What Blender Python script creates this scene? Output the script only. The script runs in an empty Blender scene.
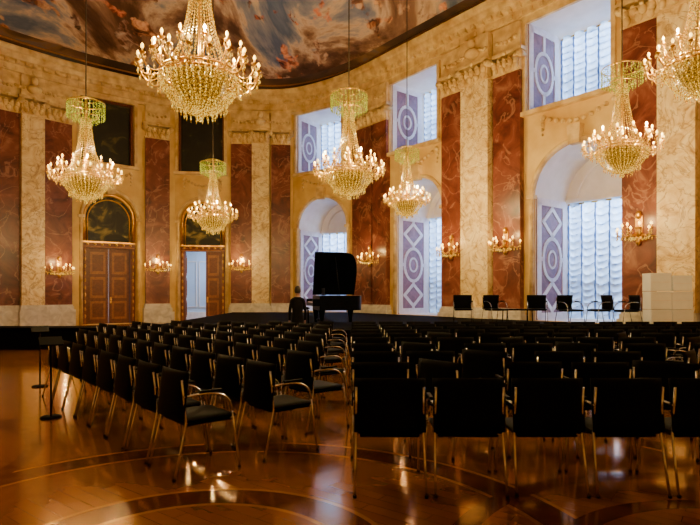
import bpy, math, random
from mathutils import Vector, Matrix
random.seed(7)
F=549.0; HOR=293.0; CH=1.5; CEIL=12.0
col=bpy.context.scene.collection
# ------------------------------------------------------------------ materials
def new_mat(name):
    m=bpy.data.materials.new(name); m.use_nodes=True
    nt=m.node_tree; b=nt.nodes['Principled BSDF']
    return m,nt,b
def ramp(nt,stops,fac):
    r=nt.nodes.new('ShaderNodeValToRGB'); e=r.color_ramp.elements
    while len(e)<len(stops): e.new(0.5)
    for i,(p,c) in enumerate(stops):
        e[i].position=p; e[i].color=(c[0],c[1],c[2],1)
    nt.links.new(fac,r.inputs[0]); return r
def noise(nt,scale,detail=4,dist=0,vec=None,rough=.5):
    n=nt.nodes.new('ShaderNodeTexNoise'); n.inputs['Scale'].default_value=scale
    n.inputs['Detail'].default_value=detail; n.inputs['Distortion'].default_value=dist
    n.inputs['Roughness'].default_value=rough
    if vec is None:
        tc=nt.nodes.new('ShaderNodeTexCoord'); vec=tc.outputs['Object']
    nt.links.new(vec,n.inputs['Vector']); return n
def simple(name,c1,c2=None,rough=.5,metal=0,scale=4,emis=None,es=0,bump=0,dist=0,detail=4,spec=None):
    m,nt,b=new_mat(name)
    c2=c2 or tuple(x*.75 for x in c1)
    n=noise(nt,scale,detail,dist)
    r=ramp(nt,[(.3,c2),(.7,c1)],n.outputs['Fac'])
    nt.links.new(r.outputs[0],b.inputs['Base Color'])
    b.inputs['Roughness'].default_value=rough; b.inputs['Metallic'].default_value=metal
    if spec is not None: b.inputs['Specular IOR Level'].default_value=spec
    if emis:
        b.inputs['Emission Color'].default_value=(*emis,1); b.inputs['Emission Strength'].default_value=es
    if bump:
        bp=nt.nodes.new('ShaderNodeBump'); bp.inputs['Strength'].default_value=bump
        nt.links.new(n.outputs['Fac'],bp.inputs['Height']); nt.links.new(bp.outputs[0],b.inputs['Normal'])
    return m
M={}
M['plaster']=simple('cream_plaster',(.88,.67,.27),(.60,.37,.10),.6,scale=.9,bump=.12,detail=9)
M['niche']=simple('pale_niche_plaster',(.86,.82,.80),(.74,.69,.66),.6,scale=2,detail=6)
M['cornice']=simple('cornice_stone',(.88,.70,.36),(.50,.31,.11),.5,scale=2.5,detail=8)
M['white']=simple('white_marble',(.74,.72,.70),(.46,.44,.42),.4,scale=3,dist=1)
M['gold']=simple('gilded_metal',(.85,.52,.12),(.6,.32,.05),.3,.9,scale=8)
M['black']=simple('black_leather',(.003,.003,.004),(.0015,.0015,.002),.6,scale=30,spec=.05)
M['stage']=simple('black_stage_cloth',(.003,.003,.004),(.0015,.0015,.002),.8,scale=20,spec=.03)
M['chrome']=simple('chrome_tube',(.66,.72,.84),(.46,.50,.60),.22,.95,scale=20)
M['piano']=simple('black_lacquer',(.002,.003,.006),(.001,.0015,.003),.35,scale=5,spec=.06)
M['lav']=simple('mauve_marble',(.30,.15,.21),(.16,.08,.13),.4,scale=3,dist=1.5,detail=8)
M['lavwhite']=simple('white_stucco_strap',(.84,.80,.84),(.70,.66,.72),.5,scale=6)
M['sash']=simple('white_painted_sash',(.75,.78,.85),(.65,.68,.76),.4,scale=6)
M['wood']=simple('brown_door_wood',(.20,.055,.016),(.10,.025,.007),.35,scale=3,dist=3)
M['wood2']=simple('honey_door_panel',(.38,.14,.035),(.22,.07,.015),.35,scale=3,dist=3)
M['box']=simple('white_card',(.80,.85,.95),(.72,.77,.87),.6,scale=3)
M['skin']=simple('skin',(.45,.24,.16),(.38,.2,.14),.5,scale=6)
M['suit']=simple('dark_suit_cloth',(.006,.006,.008),(.003,.003,.004),.8,scale=20,spec=.1)
M['hair']=simple('dark_hair',(.015,.01,.006),(.01,.006,.004),.6,scale=30)
M['wax']=simple('candle_sleeve',(.7,.45,.15),(.6,.4,.12),.5,scale=10,emis=(1,.42,.03),es=.7)
M['bulb']=simple('candle_bulb_glow',(1,.8,.5),(1,.8,.5),.3,scale=3,emis=(1,.56,.08),es=8)
M['bluewall']=simple('pale_blue_wall',(.50,.66,.90),(.40,.55,.80),.6,scale=1)
M['rope']=simple('dark_bronze_rod',(.05,.035,.02),(.03,.02,.01),.5,.6,scale=10)

def marble(name,stops,vein,vs=1.0,rough=.25,dist=2.2,vw=.03):
    m,nt,b=new_mat(name)
    n=noise(nt,1.1*vs,8,dist,rough=.6)
    r=ramp(nt,stops,n.outputs['Fac'])
    n2=noise(nt,.8*vs,6,dist*1.3)
    r2=ramp(nt,[(.5-vw,(0,0,0)),(.5,(.7,.7,.7)),(.5+vw,(0,0,0))],n2.outputs['Fac'])
    mx=nt.nodes.new('ShaderNodeMix'); mx.data_type='RGBA'
    nt.links.new(r2.outputs[0],mx.inputs[0]); nt.links.new(r.outputs[0],mx.inputs[6]); mx.inputs[7].default_value=(*vein,1)
    nt.links.new(mx.outputs[2],b.inputs['Base Color']); b.inputs['Roughness'].default_value=rough
    return m
M['red']=marble('red_marble',[(.30,(.050,.012,.010)),(.45,(.135,.030,.020)),(.57,(.20,.055,.034)),(.72,(.38,.17,.11))],(.40,.20,.13),1.0,.3,1.0,.020)
M['cream']=marble('cream_marble',[(.28,(.40,.22,.08)),(.44,(.74,.55,.26)),(.62,(.90,.76,.46)),(.85,(.93,.86,.64))],(.30,.15,.05),1.3,.3,2.2,.026)

def crystal(name,stops,strength,base):  # glow and glints painted as noisy emission; the crystals are no lamps
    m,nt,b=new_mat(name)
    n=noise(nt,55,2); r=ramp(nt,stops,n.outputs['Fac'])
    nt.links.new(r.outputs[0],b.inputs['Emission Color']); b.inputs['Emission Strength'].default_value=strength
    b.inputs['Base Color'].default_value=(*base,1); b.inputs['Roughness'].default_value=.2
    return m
M['crystal']=crystal('lit_crystal',[(.42,(.12,.038,.0005)),(.53,(.85,.38,.012)),(.64,(1,.74,.14))],1.5,(.05,.022,.002))  # sparkle of the drops put into their emission colour
M['core']=crystal('crystal_core',[(.42,(.08,.026,.0005)),(.56,(.55,.23,.008)),(.68,(1,.58,.06))],.9,(.03,.014,.002))  # inner shell with painted glow, so the bowl reads as lit through
M['crown']=crystal('crown_crystal',[(.42,(.07,.07,.002)),(.55,(.50,.46,.015)),(.66,(.92,.95,.16))],1.3,(.05,.05,.005))  # yellow-green lit look of the crown painted as emission

def cloth(name,c1,c2,sc,f):
    m=bpy.data.materials.new(name); m.use_nodes=True; nt=m.node_tree; nt.nodes.clear()
    o=nt.nodes.new('ShaderNodeOutputMaterial'); t=nt.nodes.new('ShaderNodeBsdfTranslucent'); d=nt.nodes.new('ShaderNodeBsdfDiffuse')
    mx=nt.nodes.new('ShaderNodeMixShader'); mx.inputs[0].default_value=f
    n=noise(nt,sc,3); r=ramp(nt,[(.3,c1),(.7,c2)],n.outputs['Fac'])
    nt.links.new(r.outputs[0],t.inputs[0]); nt.links.new(r.outputs[0],d.inputs[0])
    nt.links.new(t.outputs[0],mx.inputs[1]); nt.links.new(d.outputs[0],mx.inputs[2]); nt.links.new(mx.outputs[0],o.inputs[0])
    return m
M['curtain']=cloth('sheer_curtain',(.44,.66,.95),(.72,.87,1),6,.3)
M['seam']=cloth('gathered_curtain_cloth',(.13,.25,.52),(.24,.38,.66),9,.6)  # thicker gathered cloth, with fold shade put into its darker blue
m=bpy.data.materials.new('window_glass'); m.use_nodes=True; nt=m.node_tree; nt.nodes.clear(); M['glass']=m
o=nt.nodes.new('ShaderNodeOutputMaterial'); t=nt.nodes.new('ShaderNodeBsdfTransparent'); g=nt.nodes.new('ShaderNodeBsdfGlossy')
g.inputs['Roughness'].default_value=.05; mx=nt.nodes.new('ShaderNodeMixShader'); mx.inputs[0].default_value=.08
nt.links.new(t.outputs[0],mx.inputs[1]); nt.links.new(g.outputs[0],mx.inputs[2]); nt.links.new(mx.outputs[0],o.inputs[0])
m,nt,b=new_mat('dark_oil_painting'); M['dark']=m
n=noise(nt,.9,6,1.5)
r=ramp(nt,[(.48,(.002,.003,.002)),(.62,(.012,.012,.005)),(.70,(.10,.08,.02)),(.80,(.28,.22,.06))],n.outputs['Fac'])
nt.links.new(r.outputs[0],b.inputs['Base Color']); b.inputs['Roughness'].default_value=.5
m,nt,b=new_mat('lunette_oil_painting'); M['lunette']=m
n=noise(nt,1.3,6,1.0)
r=ramp(nt,[(.42,(.004,.007,.003)),(.52,(.03,.03,.010)),(.58,(.18,.14,.03)),(.66,(.44,.34,.12)),(.74,(.08,.08,.03))],n.outputs['Fac'])
nt.links.new(r.outputs[0],b.inputs['Base Color']); b.inputs['Roughness'].default_value=.5

# floor
m,nt,b=new_mat('polished_parquet'); M['floor']=m
tc=nt.nodes.new('ShaderNodeTexCoord')
br=nt.nodes.new('ShaderNodeTexBrick'); br.inputs['Scale'].default_value=1.0
br.inputs['Brick Width'].default_value=.9; br.inputs['Row Height'].default_value=.11; br.inputs['Mortar Size'].default_value=.002
br.inputs['Color1'].default_value=(.46,.175,.018,1); br.inputs['Color2'].default_value=(.40,.145,.014,1); br.inputs['Mortar'].default_value=(.26,.09,.01,1)
mp=nt.nodes.new('ShaderNodeMapping'); mp.inputs['Rotation'].default_value=(0,0,.65)
nt.links.new(tc.outputs['Object'],mp.inputs[0]); nt.links.new(mp.outputs[0],br.inputs['Vector'])
last=br.outputs['Color']
def ringmask(cx,cy,rs,w):
    sub=nt.nodes.new('ShaderNodeVectorMath'); sub.operation='SUBTRACT'; sub.inputs[1].default_value=(cx,cy,0)
    nt.links.new(tc.outputs['Object'],sub.inputs[0])
    ln=nt.nodes.new('ShaderNodeVectorMath'); ln.operation='LENGTH'; nt.links.new(sub.outputs[0],ln.inputs[0])
    acc=None
    for rr in rs:
        c=nt.nodes.new('ShaderNodeMath'); c.operation='COMPARE'; c.inputs[1].default_value=rr; c.inputs[2].default_value=w
        nt.links.new(ln.outputs['Value'],c.inputs[0])
        if acc is None: acc=c.outputs[0]
        else:
            a=nt.nodes.new('ShaderNodeMath'); a.operation='MAXIMUM'; nt.links.new(acc,a.inputs[0]); nt.links.new(c.outputs[0],a.inputs[1]); acc=a.outputs[0]
    return acc
def over(mask,colr):
    global last
    mx=nt.nodes.new('ShaderNodeMix'); mx.data_type='RGBA'
    nt.links.new(mask,mx.inputs[0]); nt.links.new(last,mx.inputs[6]); mx.inputs[7].default_value=(*colr,1); last=mx.outputs[2]
over(ringmask(-.9,3.0,[1.05,2.35,4.6,7.3,10.2],.13),(.20,.055,.007))
over(ringmask(-.9,3.0,[.90,1.20,2.20,2.50,4.45,4.75],.018),(.62,.30,.05))
over(ringmask(2.4,2.6,[1.3,1.9],.08),(.20,.055,.007))
over(ringmask(-4.6,4.6,[1.0,1.7],.08),(.20,.055,.007))
n=noise(nt,.6,5); r=ramp(nt,[(.3,(.42,.34,.28)),(.7,(1,1,1))],n.outputs['Fac'])
mx=nt.nodes.new('ShaderNodeMix'); mx.data_type='RGBA'; mx.blend_type='MULTIPLY'; mx.inputs[0].default_value=.75
nt.links.new(last,mx.inputs[6]); nt.links.new(r.outputs[0],mx.inputs[7])
nt.links.new(mx.outputs[2],b.inputs['Base Color'])
n=noise(nt,9,4); rr=ramp(nt,[(.3,(.10,)*3),(.8,(.20,)*3)],n.outputs['Fac']); nt.links.new(rr.outputs[0],b.inputs['Roughness'])
b.inputs['Metallic'].default_value=.3
b.inputs['Coat Weight'].default_value=.25; b.inputs['Coat Roughness'].default_value=.08
b.inputs['Specular IOR Level'].default_value=.8
b.inputs['Specular Tint'].default_value=(1,.62,.18,1)

# ceiling painting
m,nt,b=new_mat('ceiling_fresco'); M['fresco']=m
tc=nt.nodes.new('ShaderNodeTexCoord')
mp=nt.nodes.new('ShaderNodeMapping'); mp.inputs['Rotation'].default_value=(0,0,.3); mp.inputs['Scale'].default_value=(1,.5,1)
nt.links.new(tc.outputs['Object'],mp.inputs[0])
n=noise(nt,.30,7,.6,mp.outputs[0],.6)
r=ramp(nt,[(.30,(.03,.014,.008)),(.40,(.10,.05,.03)),(.46,(.28,.16,.10)),(.51,(.66,.50,.36)),(.55,(.28,.29,.36)),(.62,(.09,.13,.24)),(.74,(.20,.24,.36))],n.outputs['Fac'])
nd=noise(nt,1.4,4,0,mp.outputs[0])
va=nt.nodes.new('ShaderNodeVectorMath'); va.operation='MULTIPLY_ADD'; va.inputs[1].default_value=(2.2,2.2,2.2)
nt.links.new(nd.outputs['Color'],va.inputs[0]); nt.links.new(mp.outputs[0],va.inputs[2])
vo=nt.nodes.new('ShaderNodeTexVoronoi'); vo.inputs['Scale'].default_value=.9; nt.links.new(va.outputs[0],vo.inputs['Vector'])
fm=ramp(nt,[(.30,(.95,.95,.95)),(.42,(0,0,0))],vo.outputs['Distance'])
nl=noise(nt,1.6,5,1.2,mp.outputs[0],.6)
sh=ramp(nt,[(.34,(.04,.018,.010)),(.45,(.30,.13,.07)),(.54,(.80,.52,.34)),(.68,(1,.85,.65))],nl.outputs['Fac'])
sep=nt.nodes.new('ShaderNodeSeparateColor'); nt.links.new(vo.outputs['Color'],sep.inputs[0])
dr=ramp(nt,[(.15,(.85,.30,.16)),(.35,(1,.85,.62)),(.6,(.36,.44,.68)),(.85,(.9,.66,.35))],sep.outputs[0])
m1=nt.nodes.new('ShaderNodeMix'); m1.data_type='RGBA'; m1.blend_type='MULTIPLY'; m1.inputs[0].default_value=.8
nt.links.new(sh.outputs[0],m1.inputs[6]); nt.links.new(dr.outputs[0],m1.inputs[7])
gt=nt.nodes.new('ShaderNodeMath'); gt.operation='GREATER_THAN'; gt.inputs[1].default_value=.4; nt.links.new(sep.outputs[1],gt.inputs[0])
mm=nt.nodes.new('ShaderNodeMath'); mm.operation='MULTIPLY'; nt.links.new(gt.outputs[0],mm.inputs[0]); nt.links.new(fm.outputs[0],mm.inputs[1])
mx=nt.nodes.new('ShaderNodeMix'); mx.data_type='RGBA'
nt.links.new(mm.outputs[0],mx.inputs[0]); nt.links.new(r.outputs[0],mx.inputs[6]); nt.links.new(m1.outputs[2],mx.inputs[7])
nt.links.new(mx.outputs[2],b.inputs['Base Color']); b.inputs['Roughness'].default_value=.8
b.inputs['Specular IOR Level'].default_value=.2
m,nt,b=new_mat('dark_fresco_border'); M['rim']=m
n=noise(nt,.35,6,1.0)
r=ramp(nt,[(.35,(.03,.015,.008)),(.5,(.08,.04,.02)),(.6,(.20,.11,.05)),(.68,(.11,.12,.14)),(.78,(.34,.24,.13))],n.outputs['Fac'])
nt.links.new(r.outputs[0],b.inputs['Base Color']); b.inputs['Roughness'].default_value=.8

# ------------------------------------------------------------------ mesh builder
class MB:
    def __init__(s): s.v=[];s.f=[];s.m=[];s.mats=[];s.sm=[];s.T=Matrix.Identity(4)
    def mi(s,k):
        if k not in s.mats: s.mats.append(k)
        return s.mats.index(k)
    def add(s,vs,fs,k,smooth=False):
        o=len(s.v); T=s.T
        s.v+= [tuple(T@Vector(v)) for v in vs]
        i=s.mi(k)
        for f in fs: s.f.append(tuple(o+a for a in f)); s.m.append(i); s.sm.append(smooth)
    def box(s,c,d,k,taper=1.0):
        x,y,z=c; a,b_,h=d[0]/2,d[1]/2,d[2]/2; t=taper
        vs=[(x-a,y-b_,z-h),(x+a,y-b_,z-h),(x+a,y+b_,z-h),(x-a,y+b_,z-h),(x-a*t,y-b_*t,z+h),(x+a*t,y-b_*t,z+h),(x+a*t,y+b_*t,z+h),(x-a*t,y+b_*t,z+h)]
        s.add(vs,[(3,2,1,0),(4,5,6,7),(0,1,5,4),(1,2,6,5),(2,3,7,6),(3,0,4,7)],k)
    def tube(s,pts,r,k,seg=8,closed=False):
        pts=[Vector(p) for p in pts]; n=len(pts); vs=[]; fs=[]
        rs=r if isinstance(r,(list,tuple)) else [r]*n
        up=Vector((0,0,1)); prev=None
        for i,p in enumerate(pts):
            if closed: t=pts[(i+1)%n]-pts[i-1]
            else: t=(pts[min(i+1,n-1)]-pts[max(i-1,0)])
            t.normalize()
            if prev is None:
                a=t.cross(up)
                if a.length<.1: a=t.cross(Vector((1,0,0)))
            else: a=prev-t*prev.dot(t)
            a.normalize(); prev=a; b_=t.cross(a)
            for j in range(seg):
                an=2*math.pi*j/seg; vs.append(tuple(p+(a*math.cos(an)+b_*math.sin(an))*rs[i]))
        m_=n if closed else n-1
        for i in range(m_):
            for j in range(seg):
                i2=(i+1)%n; fs.append((i*seg+j,i*seg+(j+1)%seg,i2*seg+(j+1)%seg,i2*seg+j))
        if not closed:
            fs.append(tuple(range(seg))[::-1]); fs.append(tuple((n-1)*seg+j for j in range(seg)))
        s.add(vs,fs,k,True)
    def lathe(s,prof,k,seg=24,c=(0,0,0)):
        vs=[];fs=[]
        for (r,z) in prof:
            for j in range(seg):
                a=2*math.pi*j/seg; vs.append((c[0]+r*math.cos(a),c[1]+r*math.sin(a),c[2]+z))
        for i in range(len(prof)-1):
            for j in range(seg): fs.append((i*seg+j,i*seg+(j+1)%seg,(i+1)*seg+(j+1)%seg,(i+1)*seg+j))
        s.add(vs,fs,k,True)
    def octa(s,c,r,h,k):
        x,y,z=c
        s.add([(x+r,y,z),(x,y+r,z),(x-r,y,z),(x,y-r,z),(x,y,z+h),(x,y,z-h)],[(0,1,4),(1,2,4),(2,3,4),(3,0,4),(1,0,5),(2,1,5),(3,2,5),(0,3,5)],k)
    def ball(s,c,r,k,seg=12,rz=None):
        rz=rz or r; N=8
        s.lathe([(max(r*math.sin(math.pi*i/N),.0005),-rz*math.cos(math.pi*i/N)) for i in range(N+1)],k,seg,c)
    def mesh(s,name):
        me=bpy.data.meshes.new(name); me.from_pydata(s.v,[],s.f)
        for k in s.mats: me.materials.append(M[k])
        me.polygons.foreach_set('material_index',s.m); me.polygons.foreach_set('use_smooth',s.sm); me.update(); return me
def obj(name,me,parent=None,matrix=None,bevel=0,**props):
    o=bpy.data.objects.new(name,me); col.objects.link(o)
    if parent: o.parent=parent
    if matrix is not None: o.matrix_world=matrix
    if bevel:
        bm_=o.modifiers.new('b','BEVEL'); bm_.width=bevel; bm_.segments=2; bm_.limit_method='ANGLE'
    for k,v in props.items(): o[k]=v
    return o
def empty(name,loc,rot=0,**props):
    o=bpy.data.objects.new(name,None); col.objects.link(o); o.location=loc; o.rotation_euler=(0,0,rot); o.empty_display_size=.1
    for k,v in props.items(): o[k]=v
    return o
def copy_tree(src,kids,loc,rot):
    e=src.copy(); col.objects.link(e); e.location=loc; e.rotation_euler=(0,0,rot)
    for k in kids:
        c=k.copy(); col.objects.link(c); c.parent=e
    return e
cnt={}
def nm(k):
    cnt[k]=cnt.get(k,0)+1; return f"{k}_{cnt[k]}"

# ------------------------------------------------------------------ wall plan
def P(x,d): return Vector(((x-350)*d/F,d))
nodes=[]
for x,y in [(-95,10),(-15,40),(72,66),(142,82),(175,88),(230,91),(293,93),(350,78)]:
    nodes.append(P(x,F*10.5/(HOR-y)))
A0=Vector((0,26.8)); dirR=Vector((5.4,-7.0)).normalized()
nodes[-1]=Vector((0,26.8))
def line_at(x):
    k=(x-350)/F
    t=(k*A0.y-A0.x)/(dirR.x-k*dirR.y); return A0+dirR*t
nodes.append(line_at(745))
back=[Vector((13.6,9.0)),Vector((13.0,-5)),Vector((-15,-5)),Vector((-19,8))]
def hit(x):
    k=(x-350)/F
    for a,b_ in zip(nodes[:-1],nodes[1:]):
        u=b_-a; den=u.x-k*u.y
        if abs(den)<1e-9: continue
        t=(k*a.y-a.x)/den
        if -1e-6<=t<=1+1e-6: return a+u*t,a,b_
    return nodes[-1],nodes[-2],nodes[-1]
def frame(a,b_,p=None,off=0):
    """matrix: local x along wall, y outward, z up, origin p"""
    u=(b_-a).normalized(); n=Vector((-u.y,u.x))
    p=p if p is not None else a
    o=p+n*off
    return Matrix(((u.x,n.x,0,o.x),(u.y,n.y,0,o.y),(0,0,1,0),(0,0,0,1)))
def arch_pts(x0,x1,z0,crown,n=20):
    r=(x1-x0)/2; zs=crown-r; c=(x0+x1)/2
    return [(x0,z0)]+[(c-r*math.cos(math.pi*i/n),zs+r*math.sin(math.pi*i/n)) for i in range(n+1)]+[(x1,z0)]
def make_wall(name,a,b_,holes,th,mat='plaster'):
    L=(b_-a).length
    cu=bpy.data.curves.new(name+'_c','CURVE'); cu.dimensions='2D'; cu.fill_mode='BOTH'; cu.extrude=th/2
    def spl(pts):
        s=cu.splines.new('POLY'); s.points.add(len(pts)-1); s.use_cyclic_u=True
        for i,p in enumerate(pts): s.points[i].co=(p[0],p[1],0,1)
    spl([(-.01,0),(L+.01,0),(L+.01,CEIL+.3),(-.01,CEIL+.3)])
    for h in holes: spl(h)
    tmp=bpy.data.objects.new('tmp',cu); col.objects.link(tmp)
    dg=bpy.context.evaluated_depsgraph_get(); me=bpy.data.meshes.new_from_object(tmp.evaluated_get(dg))
    bpy.data.objects.remove(tmp); me.name=name
    me.transform(Matrix(((1,0,0,0),(0,0,-1,th/2),(0,1,0,0),(0,0,0,1))))
    me.materials.clear(); me.materials.append(M[mat]); me.materials.append(M['niche'])
    if th>1:
        for p in me.polygons:
            c=p.center
            if abs(p.normal.y)<.5 and .1<c.x<L-.1 and .3<c.z<CEIL-.3: p.material_index=1
    return obj(name,me,matrix=frame(a,b_),kind='structure',label='cream plastered palace wall with tall openings')
def loc_on(a,b_,x):
    p,_,_=hit(x); return (p-a).length
UP0,UP1,CROWN=7.7,10.8,6.3
def bay(x0,x1,a,b_,z0,ux0=None,ux1=None,crown=CROWN):
    s0,s1=loc_on(a,b_,x0),loc_on(a,b_,x1)
    t0,t1=loc_on(a,b_,ux0 or x0),loc_on(a,b_,ux1 or x1)
    return dict(s0=s0,s1=s1,t0=t0,t1=t1,z0=z0,a=a,b=b_,crown=crown)
segs=list(zip(nodes[:-1],nodes[1:]))
bays={}
bays['A']=bay(83,136,*segs[2],0,80,134)
bays['B']=bay(180,225,*segs[4],0,178,224)
bays['C']=bay(299,347,*segs[6],.58,297,342)
bays['D']=bay(397,443,*segs[7],.58,391,438)
bays['E']=bay(535,627,*segs[7],.58,527,612)
def holes(b_):
    return [arch_pts(b_['s0'],b_['s1'],max(b_['z0'],.02),b_['crown']),[(b_['t0'],UP0),(b_['t0'],UP1),(b_['t1'],UP1),(b_['t1'],UP0)]]
segb={2:['A'],4:['B'],6:['C'],7:['D','E']}
sides=['far_side','far_left','door_bay','door_pier','open_door_bay','corner_pier','window_corner','window_side']
for i,(a,b_) in enumerate(segs):
    h=[]
    for k in segb.get(i,[]): h+=holes(bays[k])
    make_wall('wall_'+sides[i],a,b_,h,2.2 if i>=6 else .7)
chain=[nodes[-1]]+back+[nodes[0]]
for i,(a,b_) in enumerate(zip(chain[:-1],chain[1:])):
    make_wall('wall_'+['right_return','right_side','entrance_side','left_side','left_return'][i],a,b_,[],.5)

# floor
poly=[(-30,-8),(24,-8),(24,36),(-30,36)]
me=bpy.data.meshes.new('floor'); me.from_pydata([(x,y,0) for x,y in poly],[],[(0,1,2,3)]); me.materials.append(M['floor'])
obj('floor',me,kind='structure',label='polished amber parquet floor with curved dark inlay bands')

# rounded cornice/ceiling outline
bd=nodes+back; rnd=[]
for i,p in enumerate(bd):
    a,c=bd[i-1],bd[(i+1)%len(bd)]
    k=min(1.9,.48*(a-p).length,.48*(c-p).length)
    q0=p+(a-p).normalized()*k; q1=p+(c-p).normalized()*k
    for j in range(7):
        t=j/6; rnd.append(q0*(1-t)**2+p*2*t*(1-t)+q1*t*t)
dense=[]
for i in range(len(rnd)):
    p,q=rnd[i],rnd[(i+1)%len(rnd)]; n_=max(1,int((q-p).length/1.5))
    for j in range(n_): dense.append(p.lerp(q,j/n_))
C=Vector((-2,12)); mb=MB()
rings=[1.03,.965,.957,.92,.8,.7,.6,.45,.3,.15,.01]; N=len(dense); vs=[]
for r in rings:
    z=CEIL-.02+1.3*(1-min(r,1)**2)
    vs+=[(C.x+(p.x-C.x)*r,C.y+(p.y-C.y)*r,z) for p in dense]
mb.v=vs
for i in range(len(rings)-1):
    for j in range(N):
        mb.f.append((i*N+j,i*N+(j+1)%N,(i+1)*N+(j+1)%N,(i+1)*N+j)); mb.m.append(mb.mi('gold' if i==1 else ('rim' if i<3 else 'fresco'))); mb.sm.append(True)
obj('ceiling',mb.mesh('ceiling'),kind='structure',label='vaulted ceiling covered by a baroque fresco of clouds and figures')

def sweep(name,path,prof,k,closed=False):
    mb=MB(); n=len(path); vs=[]
    for i,p in enumerate(path):
        ns=[]
        if i>0 or closed: u=(path[i]-path[i-1]).normalized(); ns.append(Vector((u.y,-u.x)))
        if i<n-1 or closed: u=(path[(i+1)%n]-path[i]).normalized(); ns.append(Vector((u.y,-u.x)))
        nn=sum(ns,Vector((0,0))).normalized(); sc=1/max(.5,nn.dot(ns[0]))
        for (o,z) in prof: vs.append((p.x+nn.x*o*sc,p.y+nn.y*o*sc,z))
    m_=len(prof); fs=[]
    for i in range(n if closed else n-1):
        for j in range(m_-1): fs.append((i*m_+j,((i+1)%n)*m_+j,((i+1)%n)*m_+j+1,i*m_+j+1))
    mb.add(vs,fs,k); return mb
rn=[rnd[0]]
for p in rnd[1:]:
    if (p-rn[-1]).length>.05: rn.append(p)
if (rn[-1]-rn[0]).length<.05: rn.pop()
cn=sweep('c',rn,[(-.5,10.85),(.10,10.85),(.10,10.98),(.17,11.0),(.17,11.28),(.24,11.32),(.27,11.4),(.40,11.45),(.46,11.6),(.46,11.68),(.54,11.74),(.58,11.92),(.5,11.98),(-.4,12.05)],'cornice',True)
for i in range(len(dense)):
    a,b_=dense[i],dense[(i+1)%len(dense)]
    if a.y<9 and b_.y<9: continue
    L=(b_-a).length
    if L<.15: continue
    k=max(1,round(L/.4)); T=frame(a,b_)
    for j in range(k):
        cn.T=T; cn.box(((j+.5)*L/k,-.29,11.36),(.15,.22,.14),'cornice'); cn.box(((j+.5)*L/k,-.19,11.13),(.10,.06,.16),'cornice')
cn.T=Matrix.Identity(4)
obj('trim_1',cn.mesh('cornice'),kind='structure',label='curving projecting cream stone cornice with dentils')
cnt['trim']=1

# pilasters
def pilaster(x,w,kind):
    p0,a,b_=hit(x); p1,_,_=hit(x-w/2); p2,_,_=hit(x+w/2); W=(p2-p1).length
    dp=.42 if kind=='cream' else .22
    T=frame(a,b_,p0); mb=MB(); mb.T=T
    mb.box((0,-dp/2-.06,.38),(W+.22,dp+.12,.74),'white')
    mb.box((0,-dp/2-.03,.82),(W+.12,dp+.06,.14),'white')
    mb.box((0,-dp/2-.01,.93),(W+.05,dp+.02,.08),'white')
    mb.box((0,-dp/2,5.1),(W,dp,8.3),kind)
    mb.box((0,-dp/2-.02,9.25),(W+.08,dp+.04,.09),'cornice')
    mb.box((0,-dp/2-.01,9.5),(W*.96,dp+.02,.46),'cornice',1.1)
    nl_=max(3,int(W/.28))
    for row,(zz,hh) in enumerate(((9.38,.15),(9.56,.15))):
        for i in range(nl_+row):
            xx=-W/2+W*(i+.5)/(nl_+row); mb.ball((xx,-dp-.05-.03*row,zz),W/nl_*.36,'cornice',8,hh); mb.ball((xx,-dp-.12-.03*row,zz+hh*.8),W/nl_*.22,'cornice',8,.05)
    for sx in (-1,1):
        mb.tube([(sx*(W/2+.04),-dp-.18,9.73),(sx*(W/2+.04),.0,9.73)],.12,'cornice',10)
        mb.tube([(sx*(W/2+.04),-dp-.21,9.73),(sx*(W/2+.04),-dp-.18,9.73)],.05,'cornice',8)
    mb.box((0,-dp/2-.06,9.90),(W+.28,dp+.14,.12),'cornice')
    mb.ball((0,-dp-.14,9.88),.09,'cornice',8)
    mb.box((0,-dp/2,10.4),(W+.02,dp,.95),'cornice')
    if kind=='cream':
        mb.ball((0,-dp-.14,10.62),.14,'cornice',10,.19)
        mb.ball((0,-dp-.08,10.28),.30,'cornice',10,.18)
        for sx in (-1,1):
            for q in range(4): mb.ball((sx*(.3+.09*q),-dp-.05,10.35-.08*math.sin(q*.8)),.07,'cornice',8)
    else:
        for q in range(5): mb.ball(((q-2)*W*.17,-dp-.03,10.4-.09*math.cos((q-2)*.7)),.08,'cornice',8)
    obj(nm('trim'),mb.mesh('pilaster'),kind='structure',label=('cream veined marble' if kind=='cream' else 'red veined marble')+' pilaster with carved capital')
for x,w,k in [(6,24,'red'),(30,23,'cream'),(57,27,'red'),(157,24,'red'),(242,21,'red'),(261,17,'cream'),(281,19,'red'),(365,19,'red'),(383,14,'red'),(456,22,'red'),(481,27,'cream'),(510,27,'red'),(643,36,'red'),(682,38,'cream'),(722,30,'red')]:
    pilaster(x,w,k)

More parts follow.
